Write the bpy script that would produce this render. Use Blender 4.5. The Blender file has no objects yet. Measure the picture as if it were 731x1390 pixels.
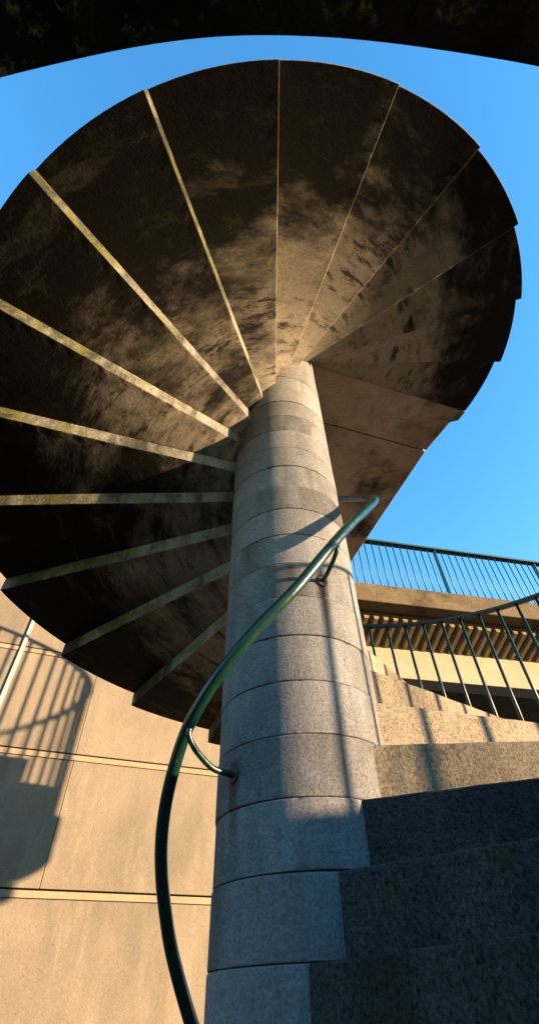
import bpy, bmesh, math, random
from mathutils import Vector, Matrix
random.seed(7)
R_ = math.radians
scene = bpy.context.scene
COL = scene.collection
ZG = 0.42                      # camera eye height above the paving
AX, AY = 0.0903, 1.9133        # stair axis
RC, RO = 0.3087, 1.9966        # column radius, stair radius
H = 0.17                       # riser
DA = 18.038                    # degrees per step
A0 = -88.465                   # back edge of step 0
ZA = 2.9178 + ZG
SUN_AZ, SUN_EL = -15.8, 4.4    # math azimuth of the sun, elevation

# ------------------------------------------------------------------ helpers
def new_empty(name, loc, label, cat, group=None):
    o = bpy.data.objects.new(name, None); COL.objects.link(o)
    o.location = loc; o.empty_display_size = .2
    o['label'] = label; o['category'] = cat
    if group: o['group'] = group
    return o

def mesh_obj(name, bm, mats, parent=None, smooth=False, bevel=0, segs=2, angle=35):
    bmesh.ops.recalc_face_normals(bm, faces=bm.faces)
    me = bpy.data.meshes.new(name); bm.to_mesh(me); bm.free()
    if not isinstance(mats, (list, tuple)): mats = [mats]
    for m in mats: me.materials.append(m)
    o = bpy.data.objects.new(name, me); COL.objects.link(o)
    if parent is not None: o.parent = parent
    if smooth:
        for p in me.polygons: p.use_smooth = True
    if bevel:
        b = o.modifiers.new('bevel', 'BEVEL'); b.width = bevel; b.segments = segs
        b.limit_method = 'ANGLE'; b.angle_limit = R_(angle)
    return o

def add_hexa(bm, pts, mat=0):
    """pts: 4 bottom then 4 top, same winding"""
    v = [bm.verts.new(p) for p in pts]
    for idx in ((3,2,1,0),(4,5,6,7),(0,1,5,4),(1,2,6,5),(2,3,7,6),(3,0,4,7)):
        f = bm.faces.new([v[i] for i in idx]); f.material_index = mat
def add_prism(bm, poly, z0, z1, mat=0):
    n = len(poly)
    b = [bm.verts.new((p[0],p[1],z0)) for p in poly]; t = [bm.verts.new((p[0],p[1],z1)) for p in poly]
    for vs in (b[::-1], t): bm.faces.new(vs).material_index = mat
    for i in range(n): bm.faces.new([b[i],b[(i+1)%n],t[(i+1)%n],t[i]]).material_index = mat
def add_tube(bm, pts, r, n=12, cap=True):
    pts = [Vector(p) for p in pts]
    rings = []; up = None
    for i, p in enumerate(pts):
        d = (pts[min(i+1,len(pts)-1)] - pts[max(i-1,0)]).normalized()
        if up is None:
            up = Vector((0,0,1)) if abs(d.z) < .9 else Vector((1,0,0))
        s = d.cross(up).normalized(); up = s.cross(d).normalized()
        rr = r[i] if isinstance(r, (list, tuple)) else r
        rings.append([bm.verts.new(p + (s*math.cos(2*math.pi*k/n) + up*math.sin(2*math.pi*k/n))*rr) for k in range(n)])
    for a, b in zip(rings, rings[1:]):
        for k in range(n):
            f = bm.faces.new([a[k], a[(k+1)%n], b[(k+1)%n], b[k]]); f.smooth = True
    if cap: bm.faces.new(rings[0][::-1]); bm.faces.new(rings[-1])
def spline(pts, sub=8):
    pts = [Vector(p) for p in pts]; out = []
    for i in range(len(pts)-1):
        p0 = pts[max(i-1,0)]; p1 = pts[i]; p2 = pts[i+1]; p3 = pts[min(i+2,len(pts)-1)]
        for k in range(sub):
            t = k/sub
            out.append(.5*((2*p1)+(p2-p0)*t+(2*p0-5*p1+4*p2-p3)*t*t+(3*p1-p0-3*p2+p3)*t**3))
    out.append(pts[-1]); return out
def cyl_pt(r, a, z): return Vector((r*math.cos(R_(a)), r*math.sin(R_(a)), z))

# ------------------------------------------------------------------ materials
class NT:
    def __init__(s, name):
        s.m = bpy.data.materials.new(name); s.m.use_nodes = True
        s.t = s.m.node_tree; s.b = s.t.nodes['Principled BSDF']
    def n(s, typ, ins=None, **kw):
        nd = s.t.nodes.new(typ)
        for k, v in kw.items(): setattr(nd, k, v)
        for k, v in (ins or {}).items():
            if isinstance(v, bpy.types.NodeSocket): s.t.links.new(v, nd.inputs[k])
            else: nd.inputs[k].default_value = v
        return nd
    def math(s, op, a, b=0.0, c=None, clamp=False):
        ins = {0: a, 1: b}
        if c is not None: ins[2] = c
        nd = s.n('ShaderNodeMath', ins, operation=op); nd.use_clamp = clamp
        return nd.outputs[0]
    def mix(s, f, a, b, blend='MIX'):
        nd = s.t.nodes.new('ShaderNodeMix'); nd.data_type = 'RGBA'; nd.blend_type = blend
        for k, v in ((0, f), (6, a), (7, b)):
            if isinstance(v, bpy.types.NodeSocket): s.t.links.new(v, nd.inputs[k])
            else: nd.inputs[k].default_value = v if k == 0 else (*v, 1)
        return nd.outputs[2]
    def noise(s, vec, scale, detail=4, rough=.55, dist=0, out=0):
        nd = s.n('ShaderNodeTexNoise', {'Vector': vec, 'Scale': scale, 'Detail': detail, 'Roughness': rough, 'Distortion': dist})
        return nd.outputs[out]
    def ramp(s, f, lo, hi):
        nd = s.n('ShaderNodeMapRange', {0: f, 1: lo, 2: hi, 3: 0.0, 4: 1.0}); nd.interpolation_type = 'SMOOTHSTEP'
        return nd.outputs[0]
    def scalev(s, vec, sc):
        return s.n('ShaderNodeVectorMath', {0: vec, 1: sc}, operation='MULTIPLY').outputs[0]

def concrete(name, c1, c2, dark, amt=.5, mode='world', rim=None, moss=None, moss_amt=0, grit=.35, gscale=95, bump=.5,
             stain_scale=3.0, rough=.88, pale=None, pale_amt=0, pits=0.0, drips=0.0, soft=.04, joints=False, vary=0.0, west=0.0, runs=0.0, rust=()):
    """weathered concrete: two tones, aggregate grit, dark growth with its own outline, optional moss / efflorescence"""
    K = .5; c1, c2, dark = [tuple(v*K for v in c) for c in (c1, c2, dark)]
    if moss: moss = tuple(v*K for v in moss)
    if pale: pale = tuple(v*K for v in pale)
    s = NT(name); pos = s.n('ShaderNodeNewGeometry').outputs['Position']
    real = pos
    oi = s.n('ShaderNodeObjectInfo').outputs['Random']
    if vary:
        ov = s.n('ShaderNodeCombineXYZ', {0: s.math('MULTIPLY', oi, 31.0), 1: s.math('MULTIPLY', oi, 57.0), 2: s.math('MULTIPLY', oi, 83.0)}).outputs[0]
        pos = s.n('ShaderNodeVectorMath', {0: pos, 1: ov}, operation='ADD').outputs[0]
    if mode == 'polar':       # coordinates round the stair axis: stains run along the circle
        q = s.n('ShaderNodeSeparateXYZ', {0: s.n('ShaderNodeVectorMath', {0: real, 1: (AX, AY, 0)}, operation='SUBTRACT').outputs[0]})
        r = s.math('SQRT', s.math('ADD', s.math('MULTIPLY', q.outputs[0], q.outputs[0]), s.math('MULTIPLY', q.outputs[1], q.outputs[1])))
        a = s.math('ARCTAN2', q.outputs[1], q.outputs[0])
        ob = s.n('ShaderNodeSeparateXYZ', {0: s.n('ShaderNodeTexCoord').outputs['Object']})   # each wedge weathers in its own frame
        wv = s.n('ShaderNodeCombineXYZ', {0: s.math('MULTIPLY', ob.outputs[0], 2.8), 1: s.math('MULTIPLY', ob.outputs[1], 1.5), 2: (s.math('MULTIPLY_ADD', oi, 40.0, q.outputs[2]) if vary else q.outputs[2])}).outputs[0]
    elif mode == 'vertical':  # stains run down faces
        wv = s.scalev(pos, (1.7, 1.7, .45)); r = None
    else:
        wv = pos; r = None
    tone = s.ramp(s.noise(pos, 2.2, 5, .6), .32, .68)
    col = s.mix(tone, c1, c2)
    if pale:
        pf = s.ramp(s.noise(s.scalev(wv, (1.2, .8, 1)), 2.3, 8, .7, .1), .52, .66)
        col = s.mix(s.math('MULTIPLY', pf, pale_amt), col, pale)
    # growth / dirt
    n1 = s.noise(wv, stain_scale, 10, .72, .12); n2 = s.noise(wv, stain_scale*.32, 3, .5, .3)
    st = s.math('ADD', s.math('MULTIPLY', n1, .55), s.math('MULTIPLY', n2, .45))
    if rim and r is not None:
        wob = s.math('MULTIPLY_ADD', s.noise(pos, 1.6, 4, .6), .9, -.45)
        st = s.math('ADD', st, s.math('MULTIPLY', s.ramp(s.math('ADD', r, wob), rim[0], rim[1]), rim[2]))
    if west and r is not None:   # shade of the west side put into the growth mask, east kept clearer
        wb = s.ramp(s.math('SUBTRACT', 0.0, s.math('COSINE', s.math('SUBTRACT', a, .35))), -.1, .9)
        st = s.math('ADD', st, s.math('MULTIPLY_ADD', wb, west+.06, -.06))
    th = .66 - .32*amt
    dk = s.ramp(st, th-soft*.5, th+.09+soft*.5)
    col = s.mix(s.math('MULTIPLY', dk, .975), col, dark)
    if drips and r is not None:
        sv = s.n('ShaderNodeCombineXYZ', {0: s.math('MULTIPLY', ob.outputs[0], 8.0), 1: s.math('MULTIPLY', ob.outputs[1], 2.2), 2: (s.math('MULTIPLY_ADD', oi, 25.0, q.outputs[2]) if vary else q.outputs[2])}).outputs[0]
        dn = s.noise(sv, 1.6, 12, .72, .15)
        dd = s.ramp(dn, .51, .60); zone = s.ramp(s.noise(pos, 1.3, 3), .40, .56)
        pp = s.math('MULTIPLY', s.ramp(s.noise(sv, .8, 10, .68, .1), .54, .66), .55)
        col = s.mix(s.math('MULTIPLY', pp, s.math('SUBTRACT', 1.0, s.math('MULTIPLY', dk, .75))), col, pale)
        col = s.mix(s.math('MULTIPLY', s.math('MULTIPLY', dd, zone), drips), col, dark)
    if moss:
        mf = s.ramp(s.noise(s.scalev(pos, (1,1,1.6)), 4.3, 8, .7), .62-.2*moss_amt, .74-.2*moss_amt)
        if r is not None: mf = s.math('MULTIPLY', mf, s.ramp(r, .5, 1.3))
        col = s.mix(s.math('MULTIPLY', mf, .8), col, moss)
    if runs:     # run-off streaks down the face
        rn = s.ramp(s.noise(s.scalev(pos, (9, 9, .5)), 1.0, 6, .6, .2), .52, .66)
        rz = s.ramp(s.noise(pos, .9, 3), .42, .6)
        col = s.mix(s.math('MULTIPLY', s.math('MULTIPLY', rn, rz), runs), col, dark)
    for bx, by, bz in rust:   # rust weeping below a rail bracket
        dv = s.n('ShaderNodeVectorMath', {0: real, 1: (bx, by, bz)}, operation='SUBTRACT').outputs[0]
        dz = s.n('ShaderNodeSeparateXYZ', {0: dv}).outputs[2]
        dh = s.n('ShaderNodeVectorMath', {0: s.scalev(dv, (1, 1, 0))}, operation='LENGTH').outputs[1]
        dh = s.math('ADD', dh, s.math('MULTIPLY_ADD', s.noise(real, 45, 4), .03, -.015))
        fm = s.math('MULTIPLY', s.math('SUBTRACT', 1.0, s.ramp(dh, .010, .036)), s.math('MULTIPLY', s.ramp(dz, -.30, -.02), s.math('SUBTRACT', 1.0, s.ramp(dz, .03, .05))))
        col = s.mix(s.math('MULTIPLY', fm, .75), col, (.07, .040, .025))
    if joints:   # broken lime deposit along the bed joints between drums
        zz = s.math('DIVIDE', s.n('ShaderNodeSeparateXYZ', {0: s.n('ShaderNodeTexCoord').outputs['Object']}).outputs[2], H)
        dj = s.math('ABSOLUTE', s.math('SUBTRACT', zz, .5))
        jm = s.math('MULTIPLY', s.ramp(s.math('ADD', dj, s.math('MULTIPLY', s.noise(pos, 40, 4), .03)), .478, .497), s.ramp(s.noise(pos, 6, 3), .48, .58))
        col = s.mix(s.math('MULTIPLY', jm, .38), col, (.33,.33,.33))
    g = s.noise(pos, gscale, 3, .75); g2 = s.noise(pos, gscale*.35, 4, .7)
    gm = s.math('ADD', s.math('MULTIPLY', g, .8), s.math('MULTIPLY', g2, .2))
    gv = s.n('ShaderNodeMapRange', {0: gm, 1: .34, 2: .66, 3: 1-grit, 4: 1+grit}).outputs[0]
    if vary: gv = s.math('MULTIPLY', gv, s.math('MULTIPLY_ADD', s.math('FRACT', s.math('MULTIPLY', oi, 7.31)), vary, 1-vary*.6))
    vv = s.n('ShaderNodeCombineXYZ', {0: gv, 1: gv, 2: gv}).outputs[0]
    col = s.n('ShaderNodeVectorMath', {0: col, 1: vv}, operation='MULTIPLY').outputs[0]
    hgt = s.math('MULTIPLY', gm, 1.0)
    if pits:
        vo = s.n('ShaderNodeTexVoronoi', {'Vector': pos, 'Scale': 17.0, 'Randomness': 1.0}).outputs['Distance']
        ps = s.ramp(s.noise(pos, 9, 2), .5, .62)
        pit = s.math('MULTIPLY', s.math('SUBTRACT', 1.0, s.ramp(vo, .04, .1)), ps)
        col = s.mix(s.math('MULTIPLY', pit, pits), col, (c1[0]*.3, c1[1]*.27, c1[2]*.22))
        hgt = s.math('SUBTRACT', hgt, s.math('MULTIPLY', pit, 1.0))
    hgt = s.math('ADD', hgt, s.math('MULTIPLY', s.noise(pos, 16, 5, .6), .7))
    bp = s.n('ShaderNodeBump', {'Strength': bump, 'Distance': .008, 'Height': hgt}).outputs[0]
    s.t.links.new(bp, s.b.inputs['Normal'])
    s.t.links.new(col, s.b.inputs['Base Color'])
    s.b.inputs['Roughness'].default_value = rough
    s.b.inputs['Specular IOR Level'].default_value = .12
    return s.m

def paint(name, c, c2, rough=.3, rust=.0):
    c = tuple(v*.42 for v in c); c2 = tuple(v*.42 for v in c2)
    s = NT(name); pos = s.n('ShaderNodeNewGeometry').outputs['Position']
    f = s.ramp(s.noise(pos, 9, 5, .6), .35, .7)
    col = s.mix(f, c, c2)
    if rust:
        rf = s.ramp(s.noise(pos, 38, 5, .7), .70-rust*.1, .76-rust*.1)
        col = s.mix(rf, col, (.13,.05,.02))
    s.t.links.new(col, s.b.inputs['Base Color'])
    rg = s.math('MULTIPLY_ADD', s.noise(pos, 25, 4, .6), .25, rough-.1)
    s.t.links.new(rg, s.b.inputs['Roughness'])
    bp = s.n('ShaderNodeBump', {'Strength': .25, 'Distance': .002, 'Height': s.noise(pos, 60, 3, .6)}).outputs[0]
    s.t.links.new(bp, s.b.inputs['Normal'])
    return s.m

M = {}
M['soffit'] = concrete('stained_soffit_concrete', (.60,.50,.38), (.46,.385,.29), (.013,.011,.008), .40, 'polar', rim=(1.05,1.9,.30), soft=.17,
                       moss=(.10,.095,.03), moss_amt=.25, grit=.28, gscale=70, bump=.14, stain_scale=2.6, pale=(.74,.64,.50), pale_amt=.5, drips=.85, vary=.35, west=.11)
M['backface'] = concrete('mossy_step_edge_concrete', (.46,.42,.35), (.34,.32,.26), (.05,.052,.035), .54, 'polar', rim=(1.0,1.9,.10), soft=.1, vary=.25,
                         moss=(.17,.17,.045), moss_amt=.75, grit=.35, gscale=75, bump=.6)
M['step'] = concrete('aggregate_step_concrete', (.54,.44,.31), (.42,.34,.24), (.07,.062,.045), .42, 'vertical', moss=(.10,.095,.045), moss_amt=.3,
                     grit=.6, gscale=120, bump=.35, stain_scale=2.2, soft=.2, vary=.2, runs=.5)
M['shaded_step'] = concrete('shaded_step_concrete', (.10,.103,.102), (.065,.068,.067), (.022,.025,.022), .52, 'vertical', moss=(.07,.075,.04), moss_amt=.3,
                     grit=.95, gscale=120, bump=.6, stain_scale=2.2, soft=.2)  # darker step copy for the lowest steps; their shade is in the colour
M['drum'] = concrete('aggregate_column_concrete', (.385,.375,.37), (.31,.305,.30), (.11,.105,.095), .40, 'vertical', moss=(.12,.11,.05), moss_amt=.0,
                     grit=.42, gscale=130, bump=.3, soft=.14, stain_scale=2.5, pale=(.47,.47,.48), pale_amt=.5, joints=True, vary=.22, runs=.35,
                     rust=[(AX+RC*math.cos(R_(-67)), AY+RC*math.sin(R_(-67)), 1.217+ZG), (AX+RC*math.cos(R_(-140)), AY+RC*math.sin(R_(-140)), .525+ZG)])
M['joint'] = concrete('dark_joint', (.05,.045,.035), (.03,.028,.02), (.02,.02,.01), .5)
M['wall'] = concrete('sandy_wall_concrete', (.45,.37,.275), (.38,.31,.23), (.24,.20,.15), .30, 'vertical', grit=.17, gscale=100, bump=.3,
                     pale=(.54,.45,.33), pale_amt=.6, pits=.7, stain_scale=2.0, soft=.2, vary=.12, runs=.10)
M['wall_band'] = concrete('pale_wall_band', (.60,.47,.31), (.50,.38,.25), (.30,.22,.14), .2, grit=.2, bump=.3)
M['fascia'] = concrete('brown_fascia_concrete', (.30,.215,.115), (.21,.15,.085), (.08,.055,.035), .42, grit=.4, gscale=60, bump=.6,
                       moss=(.13,.12,.05), moss_amt=.2)
M['rib'] = concrete('ribbed_soffit_concrete', (.46,.38,.24), (.36,.29,.18), (.12,.09,.05), .25, grit=.25, gscale=60, bump=.4)
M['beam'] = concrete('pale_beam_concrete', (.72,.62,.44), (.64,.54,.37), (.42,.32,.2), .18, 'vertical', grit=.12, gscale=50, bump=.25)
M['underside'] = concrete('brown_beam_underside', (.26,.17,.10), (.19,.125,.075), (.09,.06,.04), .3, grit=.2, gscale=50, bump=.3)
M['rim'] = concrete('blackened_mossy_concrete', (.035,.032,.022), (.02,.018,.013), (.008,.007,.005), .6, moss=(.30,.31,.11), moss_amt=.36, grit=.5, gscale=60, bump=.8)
M['paving'] = concrete('worn_paving', (.24,.21,.18), (.19,.17,.145), (.09,.08,.065), .3, grit=.3, gscale=40, bump=.4)
M['landing'] = concrete('landing_soffit_concrete', (.88,.66,.46), (.72,.53,.36), (.05,.036,.024), .52, grit=.3, gscale=65, bump=.3, stain_scale=1.6,
                        pale=(.66,.52,.36), pale_amt=.5, soft=.06)
M['green'] = paint('dark_green_gloss_paint', (.010,.070,.045), (.007,.045,.036), .27, .6)
M['green_rail'] = paint('dark_green_railing_paint', (.010,.045,.036), (.012,.060,.045), .38, .1)
M['green_light'] = paint('weathered_green_railing_paint', (.03,.13,.105), (.025,.10,.09), .45, .1)
M['rust'] = paint('rusty_steel_flange', (.16,.07,.045), (.08,.06,.045), .6, .6)
M['white'] = concrete('white_lime_render', (.80,.77,.68), (.72,.69,.62), (.5,.45,.38), .15, grit=.06, bump=.1)

# ------------------------------------------------------------------ the staircase
stair = new_empty('spiral_staircase', (AX, AY, 0), 'tall concrete spiral staircase winding round a central column of stacked grey drums', 'staircase')

def delta(i):   # the lowest steps sit a touch lower
    return -.03*min(1, max(0, (-9-i)/5))
def step_z(i):  # joint level J of step i (bottom of its drum)
    return ZA + H*i - .078 + delta(i)

BO, FO, FD = .034, .211, -18.3
def step_bm():
    bm = bmesh.new()
    radii = [.292,.31,.34] + [.38+.045*k for k in range(36)] + [RO]; rj = random.Random(5)
    NA, NB = 5, 9
    rows = []
    for r in radii:
        ff = FD - math.degrees(math.asin(FO/r)); fp = -DA - math.degrees(math.asin(BO/r)); fb = -math.degrees(math.asin(BO/r))
        phs = [(ff + (fp-ff)*k/NA, .002) for k in range(NA)] + [(fp + (fb-fp)*k/NB, .002+.076*k/NB) for k in range(NB+1)]
        b = [bm.verts.new(cyl_pt(r, p, z)) for p, z in phs]
        t = [bm.verts.new(cyl_pt(r, p, H)) for p, z in phs]
        b[-1].co.z += rj.uniform(-.0016,.0016); t[0].co.z -= rj.uniform(0,.0022); t[0].co += Vector((0,1,0))*rj.uniform(0,.0015)
        rows.append((b, t))
    def q(vs, m):
        f = bm.faces.new(vs); f.material_index = m
    n = NA+NB
    for (b0,t0),(b1,t1) in zip(rows, rows[1:]):
        for k in range(n):
            q([b0[k],b0[k+1],b1[k+1],b1[k]], 0 if k >= NA else 1)
            q([t0[k],t1[k],t1[k+1],t0[k+1]], 1)
        q([b0[0],b1[0],t1[0],t0[0]], 1)
        q([b0[n],t0[n],t1[n],b1[n]], 2)
    for (b,t) in (rows[0], rows[-1]):
        for k in range(n): q([b[k],b[k+1],t[k+1],t[k]], 1)
    return bm
step0 = mesh_obj('step', step_bm(), [M['soffit'], M['step'], M['backface']], stair, bevel=.005, segs=2, angle=50)

def drum_bm(seed):
    rnd = random.Random(seed); bm = bmesh.new(); n = 160
    zs = [0, .0012, .0035, .008, .04, .085, .13, H-.010, H-.0055, H-.0032, H-.002]
    ins = [.005, .0014, .0004, 0, 0, 0, 0, 0, .0004, .0014, .005]
    ph = [rnd.uniform(0, 6.28) for _ in range(8)]
    rings = []
    for z, d in zip(zs, ins):
        ring = []
        for k in range(n):
            a = 2*math.pi*k/n
            w = sum(math.sin(a*m + p)/m for m, p in zip((2,3,5,9,14,23,31,47), ph))
            chip = max(0, sum(math.sin(a*m+p*2) for m, p in zip((11,17,29,41,53), ph)) - 2.2)*.004 if d > 0 else 0
            rr = RC + w*.0009 - d*(1+.5*w*.6) - chip
            ring.append(bm.verts.new((rr*math.cos(a), rr*math.sin(a), z)))
        rings.append(ring)
    for a, b in zip(rings, rings[1:]):
        for k in range(n): bm.faces.new([a[k],a[(k+1)%n],b[(k+1)%n],b[k]])
    bm.faces.new(rings[0][::-1]); bm.faces.new(rings[-1])
    return bm
drums = [mesh_obj('column_drum', drum_bm(s), M['drum'], stair, smooth=True) for s in (1,2,3)]
shaded0 = mesh_obj('step', step_bm(), [M['soffit'], M['shaded_step'], M['backface']], stair, bevel=.007, segs=3, angle=50)
first = True; rnd = random.Random(3); firstd = True
I0, I1 = -19, 6
used = [False]*3
for i in range(I0, I1+1):
    J = step_z(i)
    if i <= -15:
        s = shaded0 if firstd else shaded0.copy()
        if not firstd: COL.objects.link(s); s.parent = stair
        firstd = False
    else:
        s = step0 if first else step0.copy()
        if not first: COL.objects.link(s); s.parent = stair
        first = False
    s.location = (0, 0, J); s.rotation_euler = (0, 0, R_(A0 + DA*i))
    k = i % 3
    d = drums[k] if not used[k] else drums[k].copy()
    if used[k]: COL.objects.link(d); d.parent = stair
    used[k] = True
    off = rnd.uniform(-1,1)*.0025, rnd.uniform(-1,1)*.0025
    d.location = (off[0], off[1], J+.001); d.rotation_euler = (0,0, rnd.uniform(0,6.28))
    hh = (step_z(i+1)-J)/H; d.scale = (1,1,hh)

# landing at the top, running off to the bridge
be = A0 + DA*6
E_ = Vector((math.cos(R_(be)), math.sin(R_(be)))); F_ = Vector((-E_.y, E_.x))
psi2 = R_(76.43); BN = Vector((-math.cos(psi2), math.sin(psi2))); BT = Vector((math.sin(psi2), math.cos(psi2)))
BD = 5.2
def L(e, f): return E_*e + F_*f
def to_bridge(e, f, fd=Vector((0,0))):   # carry along F_ until the bridge face
    p = L(e, f); ax = Vector((AX, AY)); t = (BD - .005 - (p+ax).dot(BN))/F_.dot(BN); return p + F_*t
ZL = 3.945 + ZG; ZT = 4.202 + ZG
right_dir = (L(1.90,2.40)-L(1.885,.535)).normalized()
pR = L(1.885,.535); tR = (BD-.005-(pR+Vector((AX,AY))).dot(BN))/right_dir.dot(BN); pRb = pR + right_dir*tR
bm = bmesh.new()
add_prism(bm, [L(-.4,-.031), L(2.012,-.031), L(2.0,.085), L(1.93,.13), L(1.885,.52), L(-.4,.52)], ZL, ZT)
land1 = mesh_obj('landing_slab', bm, M['landing'], stair, bevel=.006)
bm = bmesh.new()
add_prism(bm, [L(-.4,.532), pR, pRb, to_bridge(-.4,.532)], ZL+.003, ZT-.003)
mesh_obj('landing_slab', bm, M['landing'], stair, bevel=.006)

# ------------------------------------------------------------------ inner handrail on the column
rail = new_empty('curved_handrail', (AX, AY, ZG), 'thick glossy dark green tubular handrail curling up round the grey column', 'handrail')
rp = [(.48,-240,-.22),(.48,-222,-.05),(.48,-204,.125),(.48,-192,.24),(.48,-180,.34),(.48,-169,.43),(.48,-158,.52),(.48,-147,.622),(.485,-136,.69),
      (.485,-124,.775),(.475,-108,.905),(.468,-91,1.05),(.466,-70,1.285),(.472,-54,1.465),(.49,-40,1.615),(.505,-26,1.765),(.508,-13,1.905),(.50,0,2.035),(.49,12,2.14),(.48,25,2.245),(.47,38,2.34),(.43,50,2.42),(.31,60,2.46)]
path = spline([cyl_pt(r,a,z) for r,a,z in rp], 8)
bm = bmesh.new(); add_tube(bm, path, .0212, 20); mesh_obj('rail_tube', bm, M['green'], rail)
def bracket(a_col, z_col, a_r, z_r, r_r, mid):
    bm = bmesh.new()
    pts = spline([cyl_pt(.30,a_col,z_col)] + mid + [cyl_pt(r_r, a_r, z_r-.012)], 6)
    add_tube(bm, pts, .0095, 12)
    b = mesh_obj('bracket', bm, M['green'], rail)
    bm = bmesh.new()
    dirv = cyl_pt(1,a_col,0).normalized()
    add_tube(bm, [cyl_pt(.302,a_col,z_col), cyl_pt(.3145,a_col,z_col), cyl_pt(.3165,a_col,z_col)], [.026,.026,.022], 20)
    fl = mesh_obj('flange', bm, M['rust'], b)
    return b
bracket(-67, 1.217, -66, 1.33, .466, [cyl_pt(.35,-67,1.222), cyl_pt(.405,-67,1.24), cyl_pt(.445,-66.5,1.268), cyl_pt(.46,-66,1.295)])
bracket(-140, .525, -139, .635, .497, [cyl_pt(.35,-140,.525), cyl_pt(.40,-140,.532), cyl_pt(.46,-140,.568), cyl_pt(.492,-139.5,.60)])

# ------------------------------------------------------------------ outer balustrade
bal = new_empty('stair_balustrade', (AX, AY, ZG), 'thin dark green balustrade with upright bars curving up the outer edge of the spiral stair', 'balustrade')
RB = 1.955
def rail_z(a): return 1.655 + .0092*a + (.003 if a > 80 else 0)
def sweep_flat(bm, f, angs, w, h):
    prev = None
    for a in angs:
        z = f(a)
        ring = [bm.verts.new(cyl_pt(RB+dx, a, z+dz)) for dx, dz in ((-w/2,-h/2),(w/2,-h/2),(w/2,h/2),(-w/2,h/2))]
        if prev:
            for k in range(4): bm.faces.new([prev[k],prev[(k+1)%4],ring[(k+1)%4],ring[k]])
        else: bm.faces.new(ring)
        prev = ring
    bm.faces.new(prev)
a_start, a_end = -52.0, 377.0
bm = bmesh.new(); sweep_flat(bm, rail_z, [a_start + k*3 for k in range(int((a_end-a_start)/3)+1)], .048, .022)
mesh_obj('top_rail', bm, M['green_rail'], bal, bevel=.003)
def bar_bm(h=1.0, r=.0112):
    bm = bmesh.new(); add_tube(bm, [(0,0,0),(0,0,h)], r, 10); return bm
bar0 = mesh_obj('baluster', bar_bm(), M['green_rail'], bal); firstb = True
a = 67.3 - 26*4.51
while a < a_end - 1:
    # which step carries this bar
    best = None
    for i in range(I0, I1+1):
        fr = A0 + DA*i + FD - math.degrees(math.asin(FO/RB)); 
        for turn in (-720,-360, 0, 360):
            lo = fr+turn
            # world z must be near rail - 0.95
            zt = step_z(i)+H-ZG
            if lo <= a < lo+DA and abs(rail_z(a)-.95-zt) < .45: best = zt
    if best is not None:
        b = bar0 if firstb else bar0.copy()
        if not firstb: COL.objects.link(b); b.parent = bal
        firstb = False
        b.location = cyl_pt(RB, a, best-.01); b.scale = (1,1,rail_z(a)-.008-best+.01)
    a += 4.51
# landing railing
lr = new_empty('landing_railing', (AX, AY, ZT), 'short dark green railing along the open edge of the upper landing', 'railing')
edge0 = L(1.84,.56); e1 = pRb - right_dir*.12 - Vector((right_dir.y,-right_dir.x))*.07
dv = (e1-edge0); ln = dv.length; dn = dv.normalized(); sd = Vector((dn.y,-dn.x))
bm = bmesh.new()
pts = [edge0+sd*.024, e1+sd*.024, e1-sd*.024, edge0-sd*.024]
add_prism(bm, pts, .93, .955); mesh_obj('top_rail', bm, M['green_rail'], lr, bevel=.003)
lb = None
for k in range(int(ln/.15)+1):
    p = edge0 + dn*(.02+k*.15)
    if lb is None: o = lb = mesh_obj('baluster', bar_bm(.93), M['green_rail'], lr)
    else: o = lb.copy(); COL.objects.link(o); o.parent = lr
    o.location = (p.x, p.y, -.004)

# ------------------------------------------------------------------ retaining wall on the left
psi = R_(66.6); WN = Vector((-math.cos(psi), math.sin(psi))); WT = Vector((math.sin(psi), math.cos(psi))); WD = 4.85
wall = new_empty('retaining_wall', (*(WN*WD), 0), 'sunlit sandy concrete wall with level joints and the railing shadow on it', 'wall')
def wbox(bm, t0, t1, z0, z1, d0, d1, mat=0):
    p = [WT*t0+WN*d0, WT*t1+WN*d0, WT*t1+WN*d1, WT*t0+WN*d1]
    add_hexa(bm, [(v.x,v.y,z0) for v in p]+[(v.x,v.y,z1) for v in p], mat)
T0, T1 = -7.0, 2.05
bm = bmesh.new(); wbox(bm, T0+.02, T1-.02, -.3, 3.72+ZG, .05, .45); mesh_obj('wall_core', bm, M['joint'], wall)
levels = [-.30-ZG, .67, 1.58, 2.477, 3.38, 3.75]
vj = [T0, -5.26, -3.46, -1.66, .135, T1]
for li in range(len(levels)-1):
    z0 = levels[li]+ZG+(.006 if li else 0); z1 = levels[li+1]+ZG-.048
    for a_, b_ in (zip(vj, vj[1:]) if li else ((T0, -3.46), (-3.46, T1))):
        bm = bmesh.new(); wbox(bm, a_+.0015, b_-.0015, z0, z1-.004, rnd.uniform(0,.002), .06)
        mesh_obj('wall_panel', bm, M['wall'], wall, bevel=.004)
    if li < len(levels)-2:
        bm = bmesh.new(); wbox(bm, T0, T1, z1, z1+.042, -.004, .06); mesh_obj('string_band', bm, M['wall_band'], wall, bevel=.003)
bm = bmesh.new(); wbox(bm, T0, T1+.02, 3.75+ZG-.046, 3.75+ZG+.05, -.04, .5); mesh_obj('coping', bm, M['wall_band'], wall, bevel=.01)
pipe = new_empty('white_strip', (*(WN*WD + WT*-.6235), 0), 'narrow white upright strip fixed to the sunlit wall at far left', 'wall strip')
bm = bmesh.new(); wbox(bm, -.018, .018, 0, 3.70+ZG, -.022, -.006); mesh_obj('strip_body', bm, M['white'], pipe, bevel=.004)

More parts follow.
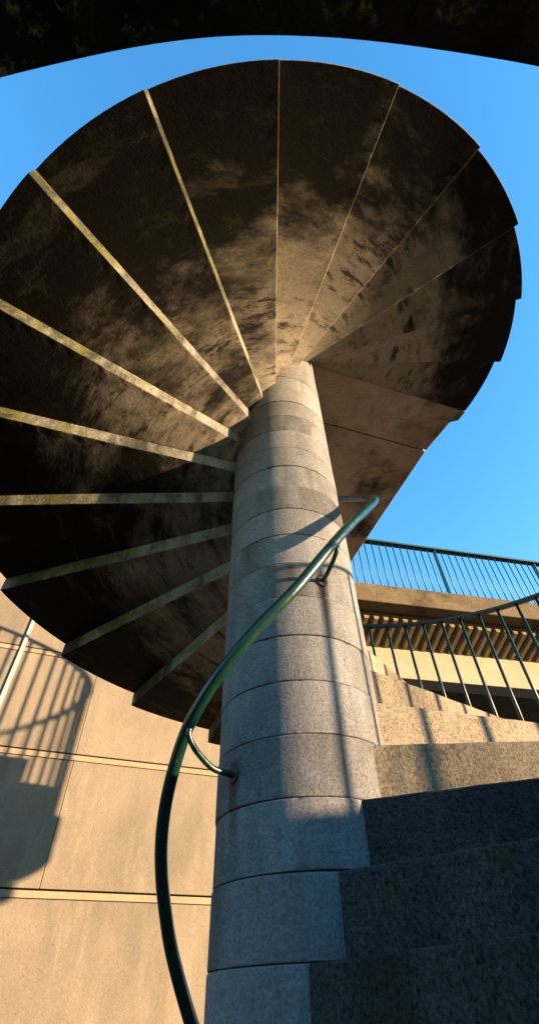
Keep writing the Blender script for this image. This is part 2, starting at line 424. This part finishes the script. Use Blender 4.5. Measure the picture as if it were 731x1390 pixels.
# ------------------------------------------------------------------ the bridge
bridge = new_empty('footbridge', (*(BN*BD), 0), 'concrete bridge deck with brown edge beam, ribbed underside and pale girder behind the stair', 'bridge')
def bbox(bm, s0, s1, z0, z1, d0, d1, mat=0):
    p = [BT*s0+BN*d0, BT*s1+BN*d0, BT*s1+BN*d1, BT*s0+BN*d1]
    add_hexa(bm, [(v.x,v.y,z0+ZG) for v in p]+[(v.x,v.y,z1+ZG) for v in p], mat)
S0, S1 = -5.0, 14.0
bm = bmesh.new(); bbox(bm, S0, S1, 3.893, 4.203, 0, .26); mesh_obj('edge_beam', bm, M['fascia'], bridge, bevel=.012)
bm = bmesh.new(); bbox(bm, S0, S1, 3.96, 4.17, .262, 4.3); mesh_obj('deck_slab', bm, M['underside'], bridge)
bm = bmesh.new()  # sloping ribbed soffit between edge beam and girder
zA_, zB_ = 3.86, 3.70; dA_, dB_ = .262, .80
p = [BT*S0+BN*dA_, BT*S1+BN*dA_, BT*S1+BN*dB_, BT*S0+BN*dB_]
add_hexa(bm, [(p[0].x,p[0].y,zA_+ZG),(p[1].x,p[1].y,zA_+ZG),(p[2].x,p[2].y,zB_+ZG),(p[3].x,p[3].y,zB_+ZG)] + [(v.x,v.y,3.955+ZG) for v in p])
mesh_obj('soffit_slab', bm, M['underside'], bridge)
bm = bmesh.new(); s = 1.2; sp = .152
while s < 11.5:
    w = sp*.27
    def pt(sv, d, dz):
        v = BT*sv+BN*d; t = (d-dA_)/(dB_-dA_); return (v.x, v.y, zA_+(zB_-zA_)*t+dz+ZG)
    add_hexa(bm, [pt(s-w*.7,dA_+.03,-.05),pt(s+w*.7,dA_+.03,-.05),pt(s+w*.7,dB_-.002,-.05),pt(s-w*.7,dB_-.002,-.05),
                  pt(s-w,dA_+.03,.004),pt(s+w,dA_+.03,.004),pt(s+w,dB_-.002,.004),pt(s-w,dB_-.002,.004)])
    s += sp
mesh_obj('soffit_ribs', bm, M['rib'], bridge)
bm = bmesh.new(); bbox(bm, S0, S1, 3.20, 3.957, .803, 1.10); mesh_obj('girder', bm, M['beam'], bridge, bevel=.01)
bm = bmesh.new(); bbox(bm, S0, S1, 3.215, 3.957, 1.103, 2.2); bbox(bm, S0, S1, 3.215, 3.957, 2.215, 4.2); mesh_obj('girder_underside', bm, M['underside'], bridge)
bm = bmesh.new(); bbox(bm, 9.5, 10.6, -.9, 3.2, 1.0, 4.0); mesh_obj('pier', bm, M['wall'], bridge, bevel=.02)
bm = bmesh.new(); bbox(bm, -4.5, -3.4, -.9, 3.2, 1.0, 4.0); mesh_obj('pier', bm, M['wall'], bridge, bevel=.02)

br = new_empty('bridge_railing', (*(BN*(BD+.12)), 4.203+ZG), 'green steel railing with slim upright bars on the bridge deck against the sky', 'railing')
def rb(bm, s0, s1, z0, z1, d0, d1):
    p = [BT*s0+BN*d0, BT*s1+BN*d0, BT*s1+BN*d1, BT*s0+BN*d1]
    add_hexa(bm, [(v.x,v.y,z0) for v in p]+[(v.x,v.y,z1) for v in p])
bm = bmesh.new(); rb(bm, -4.4, 13.6, .955, .985, -.055, .055); mesh_obj('top_rail', bm, M['green_light'], br, bevel=.003)
bm = bmesh.new(); rb(bm, -4.4, 13.6, .022, .040, -.018, .018); mesh_obj('bottom_rail', bm, M['green_light'], br)
post0 = bb0 = None
PS = 1.887
for n in range(-3, 6):
    sp_ = 4.115 + n*PS - .0
    if sp_ < -4.4 or sp_ > 13.6: continue
    if post0 is None:
        bm = bmesh.new(); rb(bm, -.0055, .0055, .001, .955, -.04, .04); rb(bm, -.05,.05,.0005,.012,-.06,.06)
        o = post0 = mesh_obj('post', bm, M['green_light'], br)
    else: o = post0.copy(); COL.objects.link(o); o.parent = br
    o.location = (*(BT*sp_), 0)
    for k in range(1, 15):
        sb = sp_ + PS*k/15
        if sb > 11.5 or sb < 1.4: continue
        if bb0 is None:
            bm = bmesh.new(); add_tube(bm, [(0,0,.038),(0,0,.957)], .0098, 8)
            o = bb0 = mesh_obj('baluster', bm, M['green_light'], br)
        else: o = bb0.copy(); COL.objects.link(o); o.parent = br
        o.location = (*(BT*sb), 0)

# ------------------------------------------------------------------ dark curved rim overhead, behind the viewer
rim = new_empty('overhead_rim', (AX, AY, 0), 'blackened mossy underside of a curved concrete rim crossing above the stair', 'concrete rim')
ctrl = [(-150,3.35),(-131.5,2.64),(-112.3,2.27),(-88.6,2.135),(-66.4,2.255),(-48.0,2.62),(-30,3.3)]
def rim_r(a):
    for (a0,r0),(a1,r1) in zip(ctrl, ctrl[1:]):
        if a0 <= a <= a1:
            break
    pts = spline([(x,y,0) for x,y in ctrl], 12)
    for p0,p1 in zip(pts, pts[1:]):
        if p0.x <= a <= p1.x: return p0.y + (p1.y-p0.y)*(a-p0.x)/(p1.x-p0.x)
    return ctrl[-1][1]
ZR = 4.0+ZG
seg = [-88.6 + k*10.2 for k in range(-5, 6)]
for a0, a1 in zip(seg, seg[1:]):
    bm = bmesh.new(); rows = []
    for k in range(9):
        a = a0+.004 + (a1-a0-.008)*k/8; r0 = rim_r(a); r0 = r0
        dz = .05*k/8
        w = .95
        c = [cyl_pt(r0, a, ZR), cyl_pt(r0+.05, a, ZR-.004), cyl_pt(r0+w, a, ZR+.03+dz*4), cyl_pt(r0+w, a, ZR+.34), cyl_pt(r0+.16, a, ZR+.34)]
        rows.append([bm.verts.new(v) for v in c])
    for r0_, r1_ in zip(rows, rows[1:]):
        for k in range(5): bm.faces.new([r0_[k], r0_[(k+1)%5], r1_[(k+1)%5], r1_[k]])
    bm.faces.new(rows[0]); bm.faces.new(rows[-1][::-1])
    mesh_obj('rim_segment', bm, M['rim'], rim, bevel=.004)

# ------------------------------------------------------------------ unseen walls added to shade the foot of the stair
low = new_empty('low_shade_wall', (3.0, 0, 0), 'unseen low coped concrete wall added to shade the stair foot', 'shade wall')  # added out of view: keeps the low sun off the stair foot
bm = bmesh.new(); add_prism(bm, [(0,.36),(.22,.36),(.22,2.3),(0,2.3)], 0, .98); mesh_obj('wall_body', bm, M['step'], low, bevel=.01)
bm = bmesh.new(); add_prism(bm, [(-.03,.36),(.25,.36),(.25,2.33),(-.03,2.33)], .983, 1.04); mesh_obj('coping', bm, M['fascia'], low, bevel=.01)
side = new_empty('side_shade_wall', (3.0, 0, 0), 'unseen dark concrete wall added at right to block sky light', 'wall')  # added out of view: takes sky light off the lower steps
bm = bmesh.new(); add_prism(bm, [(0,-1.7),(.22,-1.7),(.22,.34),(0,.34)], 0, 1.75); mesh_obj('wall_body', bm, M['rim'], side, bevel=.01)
back = new_empty('rear_shade_wall', (0, -1.75, 0), 'unseen blackened concrete wall added under the rim to block sky light', 'wall')  # added out of view: carries the rim piers and darkens the lower column
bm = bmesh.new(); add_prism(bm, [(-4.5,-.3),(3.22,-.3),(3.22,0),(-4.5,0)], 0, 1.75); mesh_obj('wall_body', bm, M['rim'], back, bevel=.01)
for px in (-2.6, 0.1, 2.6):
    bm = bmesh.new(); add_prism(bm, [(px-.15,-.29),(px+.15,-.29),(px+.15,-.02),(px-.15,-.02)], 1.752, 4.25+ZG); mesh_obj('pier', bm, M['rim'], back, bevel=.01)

# ------------------------------------------------------------------ ground
bm = bmesh.new()
v = [bm.verts.new(p) for p in ((-400,-400,0),(400,-400,0),(400,400,0),(-400,400,0))]; bm.faces.new(v)
g = mesh_obj('ground', bm, M['paving']); g['kind'] = 'structure'

# ------------------------------------------------------------------ world, sun, camera
w = bpy.data.worlds.new('World'); scene.world = w; w.use_nodes = True
nt = w.node_tree; bg = nt.nodes['Background']
sky = nt.nodes.new('ShaderNodeTexSky'); sky.sky_type = 'NISHITA'; sky.sun_disc = False
sky.sun_elevation = R_(SUN_EL); 
sd_ = Vector((math.cos(R_(SUN_AZ))*math.cos(R_(SUN_EL)), math.sin(R_(SUN_AZ))*math.cos(R_(SUN_EL)), math.sin(R_(SUN_EL))))
sky.sun_rotation = math.atan2(sd_.x, sd_.y)     # clockwise from +Y
sky.air_density = 1.3; sky.dust_density = .05; sky.ozone_density = 3.4
hs = nt.nodes.new('ShaderNodeHueSaturation'); hs.inputs['Saturation'].default_value = 1.14
nt.links.new(sky.outputs[0], hs.inputs['Color']); nt.links.new(hs.outputs[0], bg.inputs[0])
bg.inputs[1].default_value = .15
sun = bpy.data.lights.new('sun', 'SUN'); sun.energy = 2.5; sun.angle = R_(.8); sun.color = (1, .71, .42)
so = bpy.data.objects.new('sun', sun); COL.objects.link(so)
so.rotation_euler = (-sd_).to_track_quat('-Z', 'Y').to_euler(); so.location = (6, -3, 6)

cam = bpy.data.cameras.new('camera'); co = bpy.data.objects.new('camera', cam); COL.objects.link(co)
F, PITCH, ROLL = 629.69, 0.86367, 0.03199
cam.sensor_fit = 'HORIZONTAL'; cam.sensor_width = 36; cam.lens = 36*F/731
cam.shift_y = -45/731; cam.clip_start = .02; cam.clip_end = 2000
Rv = Vector((1,0,0)); Uv = Vector((0,-math.sin(PITCH), math.cos(PITCH)))
c_, s_ = math.cos(ROLL), math.sin(ROLL)
r2 = Rv*c_ - Uv*s_; u2 = Rv*s_ + Uv*c_; b2 = r2.cross(u2)
co.matrix_world = Matrix(((r2.x,u2.x,b2.x,0),(r2.y,u2.y,b2.y,0),(r2.z,u2.z,b2.z,ZG),(0,0,0,1)))
scene.camera = co
scene.view_settings.view_transform = 'Standard'; scene.view_settings.look = 'None'
scene.view_settings.exposure = 3.0; scene.view_settings.gamma = 1
scene.cycles.max_bounces = 8; scene.cycles.diffuse_bounces = 5
scene.render.engine = 'CYCLES'
